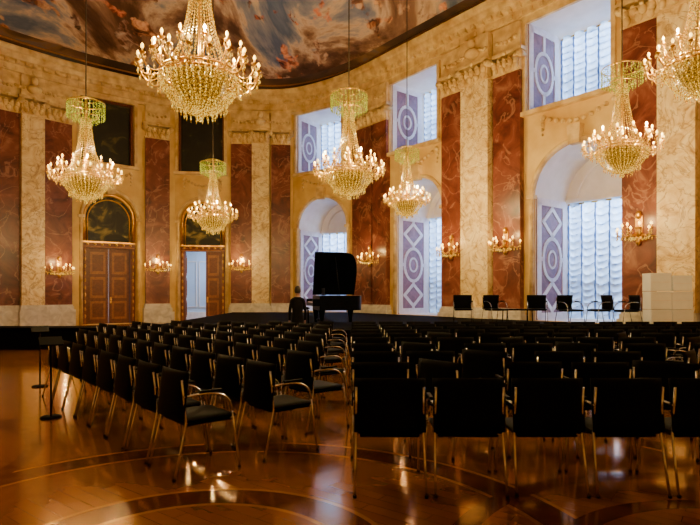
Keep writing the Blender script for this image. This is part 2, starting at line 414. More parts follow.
# baseboards
def baseb(name,x0,x1):
    p0,a,b_=hit(x0); p1,_,_=hit(x1)
    mb=MB(); mb.T=frame(a,b_,a); s0=(p0-a).length; s1=(p1-a).length
    mb.box(((s0+s1)/2,-.05,.28),(s1-s0,.1,.55),'white'); mb.box(((s0+s1)/2,-.06,.6),(s1-s0,.13,.09),'cornice')
    obj(name,mb.mesh(name),kind='structure',label='white marble skirting along the wall')
baseb('baseboard_far_left',-14,71)
baseb('baseboard_pier',143,174); baseb('baseboard_corner',231,292)
def surround(b_,k='cornice'):
    a,c=b_['a'],b_['b']; mb=MB(); mb.T=frame(a,c)
    s0,s1=b_['s0'],b_['s1']; r=(s1-s0)/2; zs=b_['crown']-r; cx=(s0+s1)/2
    pts=[(s0-.09,-.05,max(b_['z0'],.02))]+[(cx-(r+.09)*math.cos(math.pi*i/24),-.05,zs+(r+.09)*math.sin(math.pi*i/24)) for i in range(25)]+[(s1+.09,-.05,max(b_['z0'],.02))]
    mb.tube(pts,.085,k,8)
    for sx,xx in ((-1,s0-.09),(1,s1+.09)): mb.box((xx,-.07,zs),(.28,.22,.14),'cornice')
    mb.box((cx,-.12,b_['crown']+.22),(.36,.26,.6),'cornice',1.25)
    t0,t1=b_['t0'],b_['t1']
    mb.box(((t0+t1)/2,-.04,UP1+.0),(t1-t0+.3,.12,.12),k); mb.box(((t0+t1)/2,-.09,UP0-.07),(t1-t0+.4,.24,.15),k)
    for xx in (t0-.07,t1+.07): mb.box((xx,-.04,(UP0+UP1)/2),(.14,.12,UP1-UP0),k)
    for i in range(11):
        q=i/10; mb.ball((cx+(q-.5)*1.7*r*.9,-.06,UP0-.35-.35*math.sin(math.pi*q)),.08,'cornice',8)
    for sx in (-1,1):
        for q in range(4): mb.ball((cx+sx*r*.8,-.05,UP0-.4-.17*q),.08-.012*q,'cornice',8)
    obj(nm('trim'),mb.mesh('surround'),kind='structure',label='moulded cream stone arch and window surround')
for k in bays: surround(bays[k])

# doors ---------------------------------------------------------------
def leaf(mb,x0,x1,z0,z1,y,k='wood',k2='wood2'):
    w=x1-x0; cx=(x0+x1)/2
    mb.box((cx,y,(z0+z1)/2),(w-.02,.07,z1-z0),k)
    for (p0,p1) in [(.06,.30),(.34,.62),(.66,.95)]:
        za=z0+(z1-z0)*p0; zb=z0+(z1-z0)*p1
        mb.box((cx,y-.045,(za+zb)/2),(w*.70,.03,zb-za),k2)
        mb.box((cx,y-.062,(za+zb)/2),(w*.50,.03,(zb-za)*.75),k)
def door_bay(key,n,open_left):
    b_=bays[key]; a,c=b_['a'],b_['b']; T=frame(a,c); s0,s1=b_['s0'],b_['s1']; cx=(s0+s1)/2; r=(s1-s0)/2; zs=b_['crown']-r
    H=3.65; fw=.22
    root=empty(f'door_{n}',(T@Vector((cx,.3,0))),math.atan2((c-a).y,(c-a).x),kind='structure',label='tall brown panelled double door under an arched lunette painting' if not open_left else 'tall brown double door standing half open under an arched lunette')
    def part(name,fn,**kw):
        mb=MB(); fn(mb); me=mb.mesh(name); o=bpy.data.objects.new(name,me); col.objects.link(o); o.parent=root
        for kk,v in kw.items(): o[kk]=v
    def fr(mb):
        for sx in (-1,1):
            mb.box((sx*(r-fw/2),0,H/2),(fw,.3,H),'wood'); mb.box((sx*(r-fw/2),-.17,H/2),(fw*.45,.05,H),'wood2')
            for q in range(10): mb.ball((sx*(r-fw/2),-.2,.4+q*.34),.045,'gold',8,.09)
        mb.box((0,0,H+.16),(2*r,.36,.32),'wood'); mb.box((0,-.2,H+.28),(2*r,.1,.08),'gold'); mb.box((0,-.2,H+.05),(2*r,.06,.05),'wood2')
        for q in range(7): mb.ball(((q-3)*r*.27,-.2,H+.17),.06,'gold',8,.05)
        pts=[(-(r-.08),-.1,H+.3)]+[(-(r-.08)*math.cos(math.pi*i/20),-.1,zs+(r-.08)*math.sin(math.pi*i/20)) for i in range(21)]+[((r-.08),-.1,H+.3)]
        mb.tube(pts,.08,'gold',8)
        mb.tube([(x*.86,-.04,(z-H-.3)*.9+H+.3) for x,y,z in pts],.03,'gold',6)
    part('door_frame',fr)
    def lun(mb):
        pts=[(-r,H+.3)]+[(-r*math.cos(math.pi*i/20),zs+r*math.sin(math.pi*i/20)) for i in range(21)]+[(r,H+.3)]
        mb.add([(x,.0,z) for x,z in pts],[tuple(range(len(pts)))],'lunette')
    part('lunette_painting',lun,label='dark oil painting in the arch')
    wi=r-fw
    part('door_leaf',lambda mb: leaf(mb,0.0 if not open_left else .12,wi,.02,H,.05))
    if not open_left:
        part('door_leaf',lambda mb: leaf(mb,-wi,0,.02,H,.05))
    else:
        def ol(mb):
            mb.T=Matrix.Translation((-wi,.05,0))@Matrix.Rotation(math.radians(97),4,'Z')@Matrix.Translation((wi,0,0)); leaf(mb,-wi,0,.02,H,.0)
        part('door_leaf',ol)
    def knob(mb): mb.ball((.1 if not open_left else .22,-.06,1.15),.045,'gold',10); mb.box((.1 if not open_left else .22,0,1.15),(.08,.04,.3),'gold')
    part('door_knob',knob)
    t0,t1=b_['t0'],b_['t1']; mb=MB(); mb.T=T
    mb.box(((t0+t1)/2,.45,(UP0+UP1)/2),(t1-t0+.1,.05,UP1-UP0+.1),'dark')
    for xx in (t0+.05,t1-.05): mb.box((xx,.3,(UP0+UP1)/2),(.1,.2,UP1-UP0),'wood')
    for zz in (UP0+.05,UP1-.05): mb.box(((t0+t1)/2,.3,zz),(t1-t0,.2,.1),'wood')
    obj(nm('window'),mb.mesh('dark_window'),kind='structure',label='dark rectangular upper opening with painted panel')
door_bay('A',1,False); door_bay('B',2,True)
b_=bays['B']; T=frame(b_['a'],b_['b']); cx=(b_['s0']+b_['s1'])/2
mb=MB(); mb.T=T; mb.box((cx,3.6,2.2),(5,.1,4.6),'bluewall'); mb.box((cx-2.5,2.2,2.2),(.1,2.8,4.6),'bluewall'); mb.box((cx+2.5,2.2,2.2),(.1,2.8,4.6),'bluewall')
for q in range(-3,4):
    xx=cx+q*.72-.3
    for sx in (-.28,.28): mb.box((xx+sx,3.53,2.0),(.04,.05,2.6),'lavwhite')
    for zz in (.7,3.3): mb.box((xx,3.53,zz),(.6,.05,.04),'lavwhite')
mb.box((cx,3.52,.2),(5,.06,.4),'lavwhite')
obj('wall_next_room',mb.mesh('next_room'),kind='structure',label='pale blue panelled wall of the room beyond the open door')
def area(loc,dirv,sx,sy,pw,c):
    l=bpy.data.lights.new('daylight','AREA'); l.shape='RECTANGLE'; l.size=sx; l.size_y=sy; l.energy=pw; l.color=c
    o=bpy.data.objects.new('daylight',l); col.objects.link(o); o.location=loc
    o.rotation_euler=Vector(dirv).to_track_quat('-Z','Y').to_euler(); return o
p=T@Vector((cx+1.2,2.0,4.2)); area(p,(0,0,-1),1.2,1.2,200,(.7,.82,1))

# windows -------------------------------------------------------------
def curtain(mb,x0,x1,z0,z1,y,strips):
    nx=strips*10; nz=max(24,int((z1-z0)*22)); vs=[];fs=[]
    rr=random.Random(int(x0*100))
    phs=[rr.uniform(0,1) for _ in range(strips)]; fr=[rr.uniform(.9,1.1) for _ in range(strips)]
    per=.25
    def yy_(u,z):
        si=int(min(u,.9999)*strips); ph=u*strips-si; sag=math.sin(math.pi*ph)
        q=((z-z0)*fr[si]/per+.45*sag+phs[si]+.25*math.sin(3.1*z+si*2))%1
        puff=math.sqrt(max(0,1-(2*q-1)**2))
        return y-.10*sag-.13*puff*(.15+sag)-.012*math.sin(u*strips*19+z*3)
    for j in range(nz+1):
        for i in range(nx+1):
            u=i/nx; z=z0+(z1-z0)*j/nz
            vs.append((x0+(x1-x0)*u,yy_(u,z),z))
    for j in range(nz):
        for i in range(nx):
            q=j*(nx+1)+i; fs.append((q,q+1,q+nx+2,q+nx+1))
    mb.add(vs,fs,'curtain',True)
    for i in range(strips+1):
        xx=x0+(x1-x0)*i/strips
        mb.tube([(xx+.01*math.sin(j*1.3+i),y-.05,z0+(z1-z0)*j/24) for j in range(25)],[.022+.020*(j%2) for j in range(25)],'seam',6)  # seam cords, darker blue to add fold contrast
    for i in range(strips):
        k=1
        while True:
            pts=[]
            for q in range(7):
                f_=q/6; sag=math.sin(math.pi*f_)
                z=z0+(k-.45*sag-phs[i])*per/fr[i]
                for _ in range(4): z=z0+(k-.45*sag-phs[i]-.25*math.sin(3.1*z+i*2))*per/fr[i]
                pts.append((x0+(x1-x0)*(i+.02+.96*f_)/strips,y-.115*sag-.012,z))
            k+=1
            if max(p[2] for p in pts)>z1-.03: break
            if min(p[2] for p in pts)<z0+.03: continue
            w_=rr.uniform(.8,1.35)
            mb.tube(pts,[.006,.014*w_,.021*w_,.025*w_,.021*w_,.014*w_,.006],'seam',5)  # gathers in the puff valleys, their shade painted as darker cloth
def reveal_panel(T,x,sgn,d0,d1,z0,z1):
    mb=MB(); R=T@Matrix.Translation((x,0,0)); mb.T=R
    t=.03; W=d1-d0; H=z1-z0; cy=(d0+d1)/2; X=sgn*t/2; X2=sgn*(t+.015); cz=(z0+z1)/2
    mb.box((X,cy,cz),(t,W,H),'lav')
    def bar(p,q,w=.085):
        (y0,za),(y1,zb)=p,q; L=math.hypot(y1-y0,zb-za); an=math.atan2(zb-za,y1-y0)
        mb.T=R@Matrix.Translation((X2,(y0+y1)/2,(za+zb)/2))@Matrix.Rotation(an,4,'X'); mb.box((0,0,0),(.03,L+w,w*1.6),'lavwhite'); mb.T=R
    def ring(cy_,cz_,ry,rz,w=.08,a0=0,a1=360):
        n=24
        pts=[(cy_+ry*math.cos(math.radians(a0+(a1-a0)*i/n)),cz_+rz*math.sin(math.radians(a0+(a1-a0)*i/n))) for i in range(n+1)]
        for p_,q_ in zip(pts[:-1],pts[1:]): bar(p_,q_,w)
    m_=.12
    y0,y1=d0+m_,d1-m_; za,zb=z0+m_,z1-m_
    for A_,B_ in (((y0,za),(y1,za)),((y0,zb),(y1,zb)),((y0,za),(y0,zb)),((y1,za),(y1,zb))): bar(A_,B_,.15)
    rr=min(W*.30,H*.17); c_=cz
    ring(cy,c_,rr,rr*1.35); ring(cy,c_,rr*.42,rr*.55,.05)
    for s_ in (-1,1):
        bar((cy+s_*rr,c_),(cy+s_*(W/2-m_),c_))
        e=c_+s_*(H/2-m_)
        if H>3.5:
            e2=c_+s_*(rr*1.35); e3=c_+s_*H*.31
            bar((cy,e2),(cy,e3-s_*rr*.8))
            for q_ in (-1,1):
                bar((cy,e3-s_*rr*.9),(cy+q_*rr,e3)); bar((cy+q_*rr,e3),(cy,e3+s_*rr*.9))
            bar((cy,e3+s_*rr*.9),(cy,e))
        else: bar((cy,c_+s_*rr*1.35),(cy,e))
    obj(nm('trim'),mb.mesh('reveal_panel'),kind='structure',label='mauve marble reveal panel with white strapwork')
DAY=(.66,.80,1)
for key in 'CDE':
    b_=bays[key]; a,c=b_['a'],b_['b']; T=frame(a,c); s0,s1=b_['s0'],b_['s1']; w=s1-s0; r=w/2; cx=(s0+s1)/2; zs=b_['crown']-r; z0=b_['z0']
    reveal_panel(T,s0,1,.06,1.85,z0,zs); reveal_panel(T,s1,-1,.06,1.85,z0,zs)
    mb=MB(); mb.T=T; Y=2.14
    for xx in (s0+.06,cx,s1-.06): mb.box((xx,Y,(z0+zs)/2),(.1,.06,zs-z0),'sash')
    for zz in (z0+.06,z0+(zs-z0)*.33,z0+(zs-z0)*.66,zs): mb.box((cx,Y,zz),(w,.05,.06),'sash')
    mb.add([(s0,Y+.03,z0),(s1,Y+.03,z0),(s1,Y+.03,zs),(s0,Y+.03,zs)],[(0,1,2,3)],'glass')
    obj(nm('window'),mb.mesh('tall_window'),kind='structure',label='tall window with white sash bars in a deep arched reveal')
    mb=MB(); mb.T=T
    pp=[(cx-r*math.cos(math.pi*i/20),zs+r*math.sin(math.pi*i/20)) for i in range(21)]
    mb.add([(x,1.95,z) for x,z in pp],[tuple(range(21))],'niche')
    mb.tube([(cx-r*.72*math.cos(math.pi*i/20),1.93,zs+.1+r*.72*math.sin(math.pi*i/20)) for i in range(21)],.05,'niche',8)
    mb.box((cx,1.9,zs+.02),(w,.16,.14),'niche')
    obj(nm('trim'),mb.mesh('tympanum'),kind='structure',label='pale plaster niche head above the window')
    mb=MB(); mb.T=T; curtain(mb,s0+.05,s1-.05,z0+.02,zs-.04,2.06,6)
    mb.tube([(s0+.04,1.98,zs-.08),(s1-.04,1.98,zs-.08)],.03,'gold',8)
    obj('curtain',mb.mesh('curtain'),category='curtain',group='ruched sheer window curtains',label='pale blue ruched sheer curtain drawn across a tall arched window')
    t0,t1=b_['t0'],b_['t1']
    reveal_panel(T,t0,1,.06,1.85,UP0,UP1); reveal_panel(T,t1,-1,.06,1.85,UP0,UP1)
    mb=MB(); mb.T=T; cu=(t0+t1)/2
    for xx in (t0+.06,cu,t1-.06): mb.box((xx,Y,(UP0+UP1)/2),(.1,.06,UP1-UP0),'sash')
    for q in (0.02,.5,.98): mb.box((cu,Y,UP0+(UP1-UP0)*q),(t1-t0,.05,.06),'sash')
    mb.add([(t0,Y+.03,UP0),(t1,Y+.03,UP0),(t1,Y+.03,UP1),(t0,Y+.03,UP1)],[(0,1,2,3)],'glass')
    obj(nm('window'),mb.mesh('upper_window'),kind='structure',label='square upper window with white sash bars in a deep reveal')
    mb=MB(); mb.T=T; curtain(mb,t0+.1,t1-.1,UP0+.15,UP1-.05,2.06,6); mb.tube([(t0+.1,1.98,UP1-.08),(t1-.1,1.98,UP1-.08)],.03,'gold',8)
    obj('curtain',mb.mesh('curtain'),category='curtain',group='ruched sheer window curtains',label='pale blue ruched sheer blind hanging in a square upper window')
    inward=T.to_3x3()@Vector((0,-1,0))
    tilt=inward+Vector((0,0,-.55))
    for (xc,zc,sx,sz,pw) in ((cx,(z0+b_['crown'])/2+1.3,w,4.2,950),(cu,(UP0+UP1)/2+.8,t1-t0,2.6,520)):
        area(T@Vector((xc,3.6,zc)),tilt,sx,sz,pw*(w/3),DAY)

# ------------------------------------------------------------------ stage
def prism(name,pts,z0,z1,k,**kw):
    n=len(pts); me=bpy.data.meshes.new(name)
    me.from_pydata([(x,y,z0) for x,y in pts]+[(x,y,z1) for x,y in pts],[],[tuple(range(n))[::-1],tuple(range(n,2*n))]+[(i,(i+1)%n,n+(i+1)%n,n+i) for i in range(n)])
    me.materials.append(M[k]); return obj(name,me,**kw)
ST=.58
def onwall(y,off):
    t=(y-A0.y)/dirR.y; p=A0+dirR*t; return (p.x-off,y)
prism('stage',[(-5.6,13.6),onwall(13.6,.5),onwall(20,.5),onwall(26.3,.5),(-5.6,26.3)],0.002,ST,'stage',category='stage',label='low black draped stage platform in front of the windows')
mb=MB(); mb.box((-10.3,14.9,.28),(9.0,.8,.55),'stage'); mb.box((-10.3,14.9,.565),(9.1,.9,.03),'stage')
obj('long_bench',mb.mesh('long_bench'),category='bench',label='long low black draped bench beside the stage')

# ------------------------------------------------------------------ chairs
def bez(p0,p1,p2,n=6):
    p0,p1,p2=map(Vector,(p0,p1,p2)); return [p0*(1-t)**2+p1*2*t*(1-t)+p2*t*t for t in [i/n for i in range(n+1)]]
def rbox(mb,c,d,k,curve=0,n=8,tilt=0):
    x,y,z=c; a,b2,h=d[0]/2,d[1]/2,d[2]/2
    vs=[];fs=[];nn=n+1
    for side in (0,1):
        for j in range(nn):
            for i in range(nn):
                u=-1+2*i/n; v=-1+2*j/n
                e=1-max(abs(u),abs(v))**6*.75
                vs.append((x+a*u,y+b2*v,z+(h*e if side else -h*e)+curve*(u*u)))
    for s_ in (0,1):
        o=s_*nn*nn
        for j in range(n):
            for i in range(n):
                q=(o+j*nn+i,o+j*nn+i+1,o+(j+1)*nn+i+1,o+(j+1)*nn+i); fs.append(q if s_ else q[::-1])
    o=nn*nn
    for i in range(n):
        fs.append((i,i+1,o+i+1,o+i)); q=n*nn; fs.append((q+i+1,q+i,o+q+i,o+q+i+1))
        fs.append(((i+1)*nn,i*nn,o+i*nn,o+(i+1)*nn)); fs.append((i*nn+n,(i+1)*nn+n,o+(i+1)*nn+n,o+i*nn+n))
    mb.add(vs,fs,k,True)
def chair_parts():
    parts=[]
    mb=MB(); rbox(mb,(0,.02,.455),(.49,.47,.055),'black'); mb.box((0,.02,.425),(.45,.42,.02),'black'); parts.append(('seat',mb.mesh('seat')))
    mb=MB(); mb.T=Matrix.Translation((0,-.240,.665))@Matrix.Rotation(math.radians(83),4,'X'); rbox(mb,(0,0,0),(.535,.40,.035),'black',-.03); parts.append(('backrest',mb.mesh('backrest')))
    for sx in (-1,1):
        mb=MB(); mb.tube([(sx*.262,-.31,.004),(sx*.258,-.25,.25),(sx*.252,-.205,.45),(sx*.250,-.225,.66),(sx*.250,-.240,.80)],.010,'chrome',7); mb.lathe([(.015,0.002),(.015,.02)],'black',8,(sx*.262,-.31,0)); parts.append(('leg',mb.mesh('rear_leg')))
    for sx in (-1,1):
        mb=MB(); mb.tube([(sx*.268,.27,.004),(sx*.265,.23,.3),(sx*.265,.2,.5)],.010,'chrome',7); mb.lathe([(.015,0.002),(.015,.02)],'black',8,(sx*.268,.27,0)); mb.tube([(sx*.265,.205,.44),(sx*.2,.2,.43)],.009,'chrome',6); parts.append(('leg',mb.mesh('front_leg')))
    for sx in (-1,1):
        mb=MB(); mb.tube([(sx*.250,-.225,.66)]+bez((sx*.264,-.1,.672),(sx*.27,.19,.69),(sx*.265,.2,.50),8),.011,'chrome',7)
        mb.box((sx*.263,.0,.69),(.03,.2,.018),'black'); parts.append(('armrest',mb.mesh('armrest')))
    return parts
CP=chair_parts()
def chair_root(loc,rot,group,label):
    e=empty('chair',loc,rot,category='chair',group=group,label=label); ks=[]
    for n_,me in CP:
        o=bpy.data.objects.new(n_,me); col.objects.link(o); o.parent=e; ks.append(o)
    return e,ks
L1='black leather armchair with chrome tubular frame in an audience row'
spots=[]
rowd=[4.32,5.3,6.25,7.2,8.15,9.05,9.9,10.75,11.6,12.45]
turned={1:[1,4],2:[2,5],3:[1,4,6],4:[3,7],5:[2,6]}
for ri,d in enumerate(rowd):
    x=.30 if ri<1 else .28+.04*random.random()
    i=0
    while x<.66*d+.3:
        tr=i in turned.get(ri,[])
        if tr: x+=.10
        j=.015 if ri<1 else .05
        spots.append((x,d+random.uniform(-.03,.03)*(ri>0),(random.choice((-1,1))*random.uniform(.55,.9) if tr else random.uniform(-j,j))))
        x+=(.592 if ri<1 else .612)+(.10 if tr else 0); i+=1
u=Vector((-.647,.763)); fdir=Vector((.763,.647)); rot=math.atan2(-fdir.x,fdir.y)
for k in range(12):
    base=Vector((-1.33,4.75))+fdir*(.82*k)
    if k==0: t0_=0
    elif k==1: t0_=-.02
    else: t0_=(base.x+.40)/.647
    for j in range(0,22):
        p=base+u*(.60*j+t0_)
        if k==0 and j>7: continue
        if p.x<-4.6-(.25*k) or p.y>12.9 : continue
        spots.append((p.x,p.y,rot+random.uniform(-.02,.02)))
root,kids=chair_root((spots[0][0],spots[0][1],0),spots[0][2],'audience chairs',L1)
for (x,y,r_) in spots[1:]: copy_tree(root,kids,(x,y,0),r_)
print('chairs',len(spots))
sg='chairs on the stage'
for i,(sx,d,r_) in enumerate([(463,15.9,3.0),(495,15.7,3.5),(537,15.8,2.9),(570,14.9,3.5),(600,14.95,1.7),(627,14.55,1.6)]):
    e=copy_tree(root,kids,((sx-350)*d/F,d,ST+.002),r_); e['group']=sg; e['label']='black armchair with chrome frame standing on the black stage' if i<4 else 'black armchair with chrome frame turned sideways on the black stage'
def table(loc,w,dp,h):
    e=empty('side_table',loc,.0,category='table',label='small black rectangular table between the stage chairs')
    mb=MB(); mb.box((0,0,h-.02),(w,dp,.04),'black'); t_=obj('table_top',mb.mesh('table_top'),bevel=.008); t_.parent=e
    for sx in (-1,1):
        for sy in (-1,1):
            mb=MB(); mb.tube([(sx*(w/2-.05),sy*(dp/2-.05),h-.04),(sx*(w/2-.03),sy*(dp/2-.04),0)],.015,'black',7); l=obj('leg',mb.mesh('leg')); l.parent=e
table((4.45,14.6,ST+.001),.75,.5,.5)

# ------------------------------------------------------------------ grand piano
px,py=-.52,17.0
e=empty('grand_piano',(px,py,ST+.001),math.radians(-78),category='piano',label='black lacquered grand piano with raised lid on the stage')
def outline(sy=.72):
    pts=[(-.72,-.75),(.72,-.75),(.72,.1)]
    pts+=[tuple(v[:2]) for v in bez((.72,.1,0),(.73,.75,0),(.64,.92,0),6)][1:]
    pts+=[tuple(v[:2]) for v in bez((.64,.92,0),(.52,1.10,0),(.2,1.16,0),6)][1:]
    pts+=[tuple(v[:2]) for v in bez((.2,1.16,0),(-.1,1.2,0),(-.72,1.14,0),5)][1:]
    return [(x,y*sy) for x,y in pts]
def ppoly(name,pts,z0,z1,k='piano',mtx=None):
    mb=MB(); n=len(pts)
    if mtx: mb.T=mtx
    mb.add([(x,y,z0) for x,y in pts]+[(x,y,z1) for x,y in pts],[tuple(range(n))[::-1],tuple(range(n,2*n))]+[(i,(i+1)%n,n+(i+1)%n,n+i) for i in range(n)],k)
    o=obj(name,mb.mesh(name)); o.parent=e; return o
ppoly('case',outline(),.40,.84)
ppoly('lid',outline(),0,.03,mtx=Matrix.Translation((-.72,0,.86))@Matrix.Rotation(math.radians(-68),4,'Y')@Matrix.Translation((.72,0,0)))
mb=MB(); mb.box((0,-.63,.58),(1.44,.22,.1),'piano')
for sx in(-1,1): mb.box((sx*.69,-.63,.68),(.06,.22,.12),'piano')
o=obj('keybed',mb.mesh('keybed')); o.parent=e
mb=MB(); mb.box((0,-.63,.64),(1.3,.15,.02),'lavwhite')
for i in range(36):
    if i%7 not in (2,6): mb.box((-.63+i*.036,-.60,.657),(.016,.09,.015),'black')
o=obj('keyboard',mb.mesh('keyboard')); o.parent=e
for (lx,ly) in ((-.6,-.45),(.6,-.45),(-.35,.62)):
    mb=MB(); mb.lathe([(.05,0),(.06,.05),(.06,.12),(.09,.3),(.11,.42)],'piano',12,(lx,ly,0)); o=obj('leg',mb.mesh('leg')); o.parent=e
mb=MB(); mb.tube([(.5,.1,.84),(-.18,.1,2.05)],.012,'piano',6); o=obj('lid_prop',mb.mesh('lid_prop')); o.parent=e
mb=MB(); mb.box((0,-.3,.96),(.6,.03,.22),'piano'); o=obj('music_desk',mb.mesh('music_desk')); o.parent=e
mb=MB(); mb.tube([(-.05,-.4,.42),(-.05,-.4,.1)],.015,'piano',6); mb.tube([(.05,-.4,.42),(.05,-.4,.1)],.015,'piano',6); mb.box((0,-.43,.1),(.2,.16,.04),'piano'); o=obj('pedal_lyre',mb.mesh('pedal_lyre')); o.parent=e
e=empty('piano_bench',(-1.45,16.75,ST+.001),math.radians(-78),category='bench',label='black padded piano bench beside the grand piano')
mb=MB(); rbox(mb,(0,0,.46),(.7,.36,.09),'black'); o=obj('seat',mb.mesh('seat')); o.parent=e
for sx in(-1,1):
    for sy in (-1,1):
        mb=MB(); mb.box((sx*.3,sy*.13,.21),(.05,.05,.42),'piano'); o=obj('leg',mb.mesh('leg')); o.parent=e

# white boxes
gb='white boxes stacked on the stage'
bx=(668-350)*14.0/F
for i,(dx,dz,w,h) in enumerate([(-.27,0,.52,.5),(.27,0,.52,.5),(-.28,.502,.52,.46),(.26,.502,.52,.46),(-.28,.964,.52,.46),(.25,.964,.48,.40)]):
    mb=MB(); mb.box((0,0,h/2),(w,.4,h-.012),'box'); mb.box((0,-.202,h/2),(w*.96,.004,.012),'lavwhite')
    mb.box((0,0,h-.03),(w+.010,.41,.05),'box')
    o=obj('cardboard_box',mb.mesh('box'),bevel=.006,category='box',group=gb,label='plain white lidded box in a stack on the stage'); o.location=(bx+dx,14.0+random.uniform(-.02,.02),ST+.001+dz)

# info stand
def stand(sx,d,r_,lw):
    e=empty('sign_stand',((sx-350)*d/F,d,0),r_,category='stand',group='reading stands',label='slim black metal reading stand with slanted panel')
    mb=MB(); mb.lathe([(.001,.02),(.11,.02),(.12,.01),(.12,0)],'black',20); o=obj('base',mb.mesh('base')); o.parent=e
    mb=MB(); mb.tube([(0,0,.01),(0,0,.90)],.012,'black',8); o=obj('pole',mb.mesh('pole')); o.parent=e
    mb=MB(); mb.T=Matrix.Translation((0,0,.92))@Matrix.Rotation(math.radians(25),4,'X'); mb.box((0,0,0),(lw,.20,.02),'black'); o=obj('panel',mb.mesh('panel'),bevel=.004); o.parent=e
stand(51,6.6,.6,.25); stand(40,8.8,.6,.25)

# ------------------------------------------------------------------ chandelier
def strand(mb,pts,step,r,k):
    pts=[Vector(p) for p in pts]; acc=0
    for a,b2 in zip(pts[:-1],pts[1:]):
        L=(b2-a).length; t=acc
        while t<L:
            p=a.lerp(b2,t/L); mb.octa(tuple(p),r,r*1.35,k); t+=step
        acc=t-L
def chandelier_parts():
    parts=[]
    mb=MB()
    prof=[(.03,.1),(.16,.13),(.29,.2),(.40,.31),(.465,.43),(.49,.55)]
    mb.lathe([(r*.75,z+.04) for r,z in prof],'core',24)  # added shell with painted glow behind the bead strands
    for i in range(36):
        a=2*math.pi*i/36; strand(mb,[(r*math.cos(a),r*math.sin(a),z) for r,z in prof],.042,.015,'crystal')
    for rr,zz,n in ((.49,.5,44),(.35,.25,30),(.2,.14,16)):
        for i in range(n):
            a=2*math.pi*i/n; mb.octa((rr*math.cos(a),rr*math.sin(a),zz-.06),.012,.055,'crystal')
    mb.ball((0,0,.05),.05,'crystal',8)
    parts.append(('crystal_bowl',mb.mesh('crystal_bowl')))
    mb=MB()
    for R,z,rr in ((.49,.57,.020),(.50,.63,.013),(.30,.74,.013)):
        mb.tube([(R*math.cos(2*math.pi*i/32),R*math.sin(2*math.pi*i/32),z) for i in range(32)],rr,'gold',8,True)
    for i in range(44):
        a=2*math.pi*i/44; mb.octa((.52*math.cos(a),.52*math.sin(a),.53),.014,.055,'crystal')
    parts.append(('ring',mb.mesh('ring')))
    mb=MB(); bs=[(.46,.62),(.37,.76),(.28,.95),(.20,1.2),(.145,1.5),(.115,1.78),(.10,1.98)]
    mb.tube([(0,0,.3),(0,0,1.98)],.03,'gold',8)
    for i in range(28):
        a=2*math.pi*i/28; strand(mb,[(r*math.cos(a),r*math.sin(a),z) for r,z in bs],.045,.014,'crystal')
    parts.append(('crystal_basket',mb.mesh('crystal_basket')))
    mb=MB()
    def rg(R,z,rr): mb.tube([(R*math.cos(2*math.pi*i/28),R*math.sin(2*math.pi*i/28),z) for i in range(28)],rr,'gold',6,True)
    rg(.40,2.30,.012); rg(.22,2.38,.010); rg(.26,2.0,.010)
    for i in range(32):
        a=2*math.pi*i/32
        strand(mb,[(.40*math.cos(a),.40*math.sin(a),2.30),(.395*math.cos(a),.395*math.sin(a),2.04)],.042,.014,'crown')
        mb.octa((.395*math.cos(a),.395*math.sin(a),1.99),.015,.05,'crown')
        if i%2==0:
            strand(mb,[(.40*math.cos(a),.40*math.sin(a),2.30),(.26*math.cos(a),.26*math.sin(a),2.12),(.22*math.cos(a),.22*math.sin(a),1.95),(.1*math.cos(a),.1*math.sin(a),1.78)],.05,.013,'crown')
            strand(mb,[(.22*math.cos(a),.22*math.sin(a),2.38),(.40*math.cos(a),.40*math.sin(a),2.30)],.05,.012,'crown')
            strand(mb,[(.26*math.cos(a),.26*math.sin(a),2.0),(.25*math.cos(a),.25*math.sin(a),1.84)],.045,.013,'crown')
    mb.tube([(0,0,1.9),(0,0,2.4)],.03,'gold',8)
    parts.append(('crystal_crown',mb.mesh('crystal_crown')))
    for n,R,z,z0 in ((20,.76,.68,.6),(12,.56,.90,.76)):
        for i in range(n):
            a=2*math.pi*(i+.5*(n==12))/n; c,s_=math.cos(a),math.sin(a)
            mb=MB(); r0=R-.3
            mb.tube([(q.x*c,q.x*s_,q.z) for q in bez((r0,0,z0),(R-.05,0,z0-.2),(R,0,z),7)],.009,'gold',6)
            mb.lathe([(.012,0),(.038,.022),(.042,.03),(.02,.025)],'gold',10,(R*c,R*s_,z-.01))
            for j in range(5):
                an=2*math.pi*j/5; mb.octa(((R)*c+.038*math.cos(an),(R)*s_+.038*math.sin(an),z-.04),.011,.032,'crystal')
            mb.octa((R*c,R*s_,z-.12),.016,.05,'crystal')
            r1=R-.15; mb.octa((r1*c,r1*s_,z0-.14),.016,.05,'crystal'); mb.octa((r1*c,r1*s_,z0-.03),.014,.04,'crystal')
            parts.append(('arm',mb.mesh('arm')))
            mb=MB(); mb.lathe([(.012,.02),(.012,.06),(.002,.065)],'wax',8,(R*c,R*s_,z)); mb.lathe([(.006,.06),(.020,.082),(.018,.104),(.002,.13)],'bulb',8,(R*c,R*s_,z))
            parts.append(('candle',mb.mesh('candle')))
    return parts
CH_P=chandelier_parts()
def rodmesh(L):
    mb=MB(); mb.tube([(0,0,2.36),(0,0,L)],.014,'rope',6); mb.lathe([(.02,L-.3),(.12,L-.12),(.16,L)],'gold',14); return mb.mesh('suspension_rod')
WARM=(1,.66,.25)
def point(loc,pw,r,c):
    l=bpy.data.lights.new('lamp_glow','POINT'); l.energy=pw; l.shadow_soft_size=r; l.color=c
    o=bpy.data.objects.new('lamp_glow',l); col.objects.link(o); o.location=loc
root=None
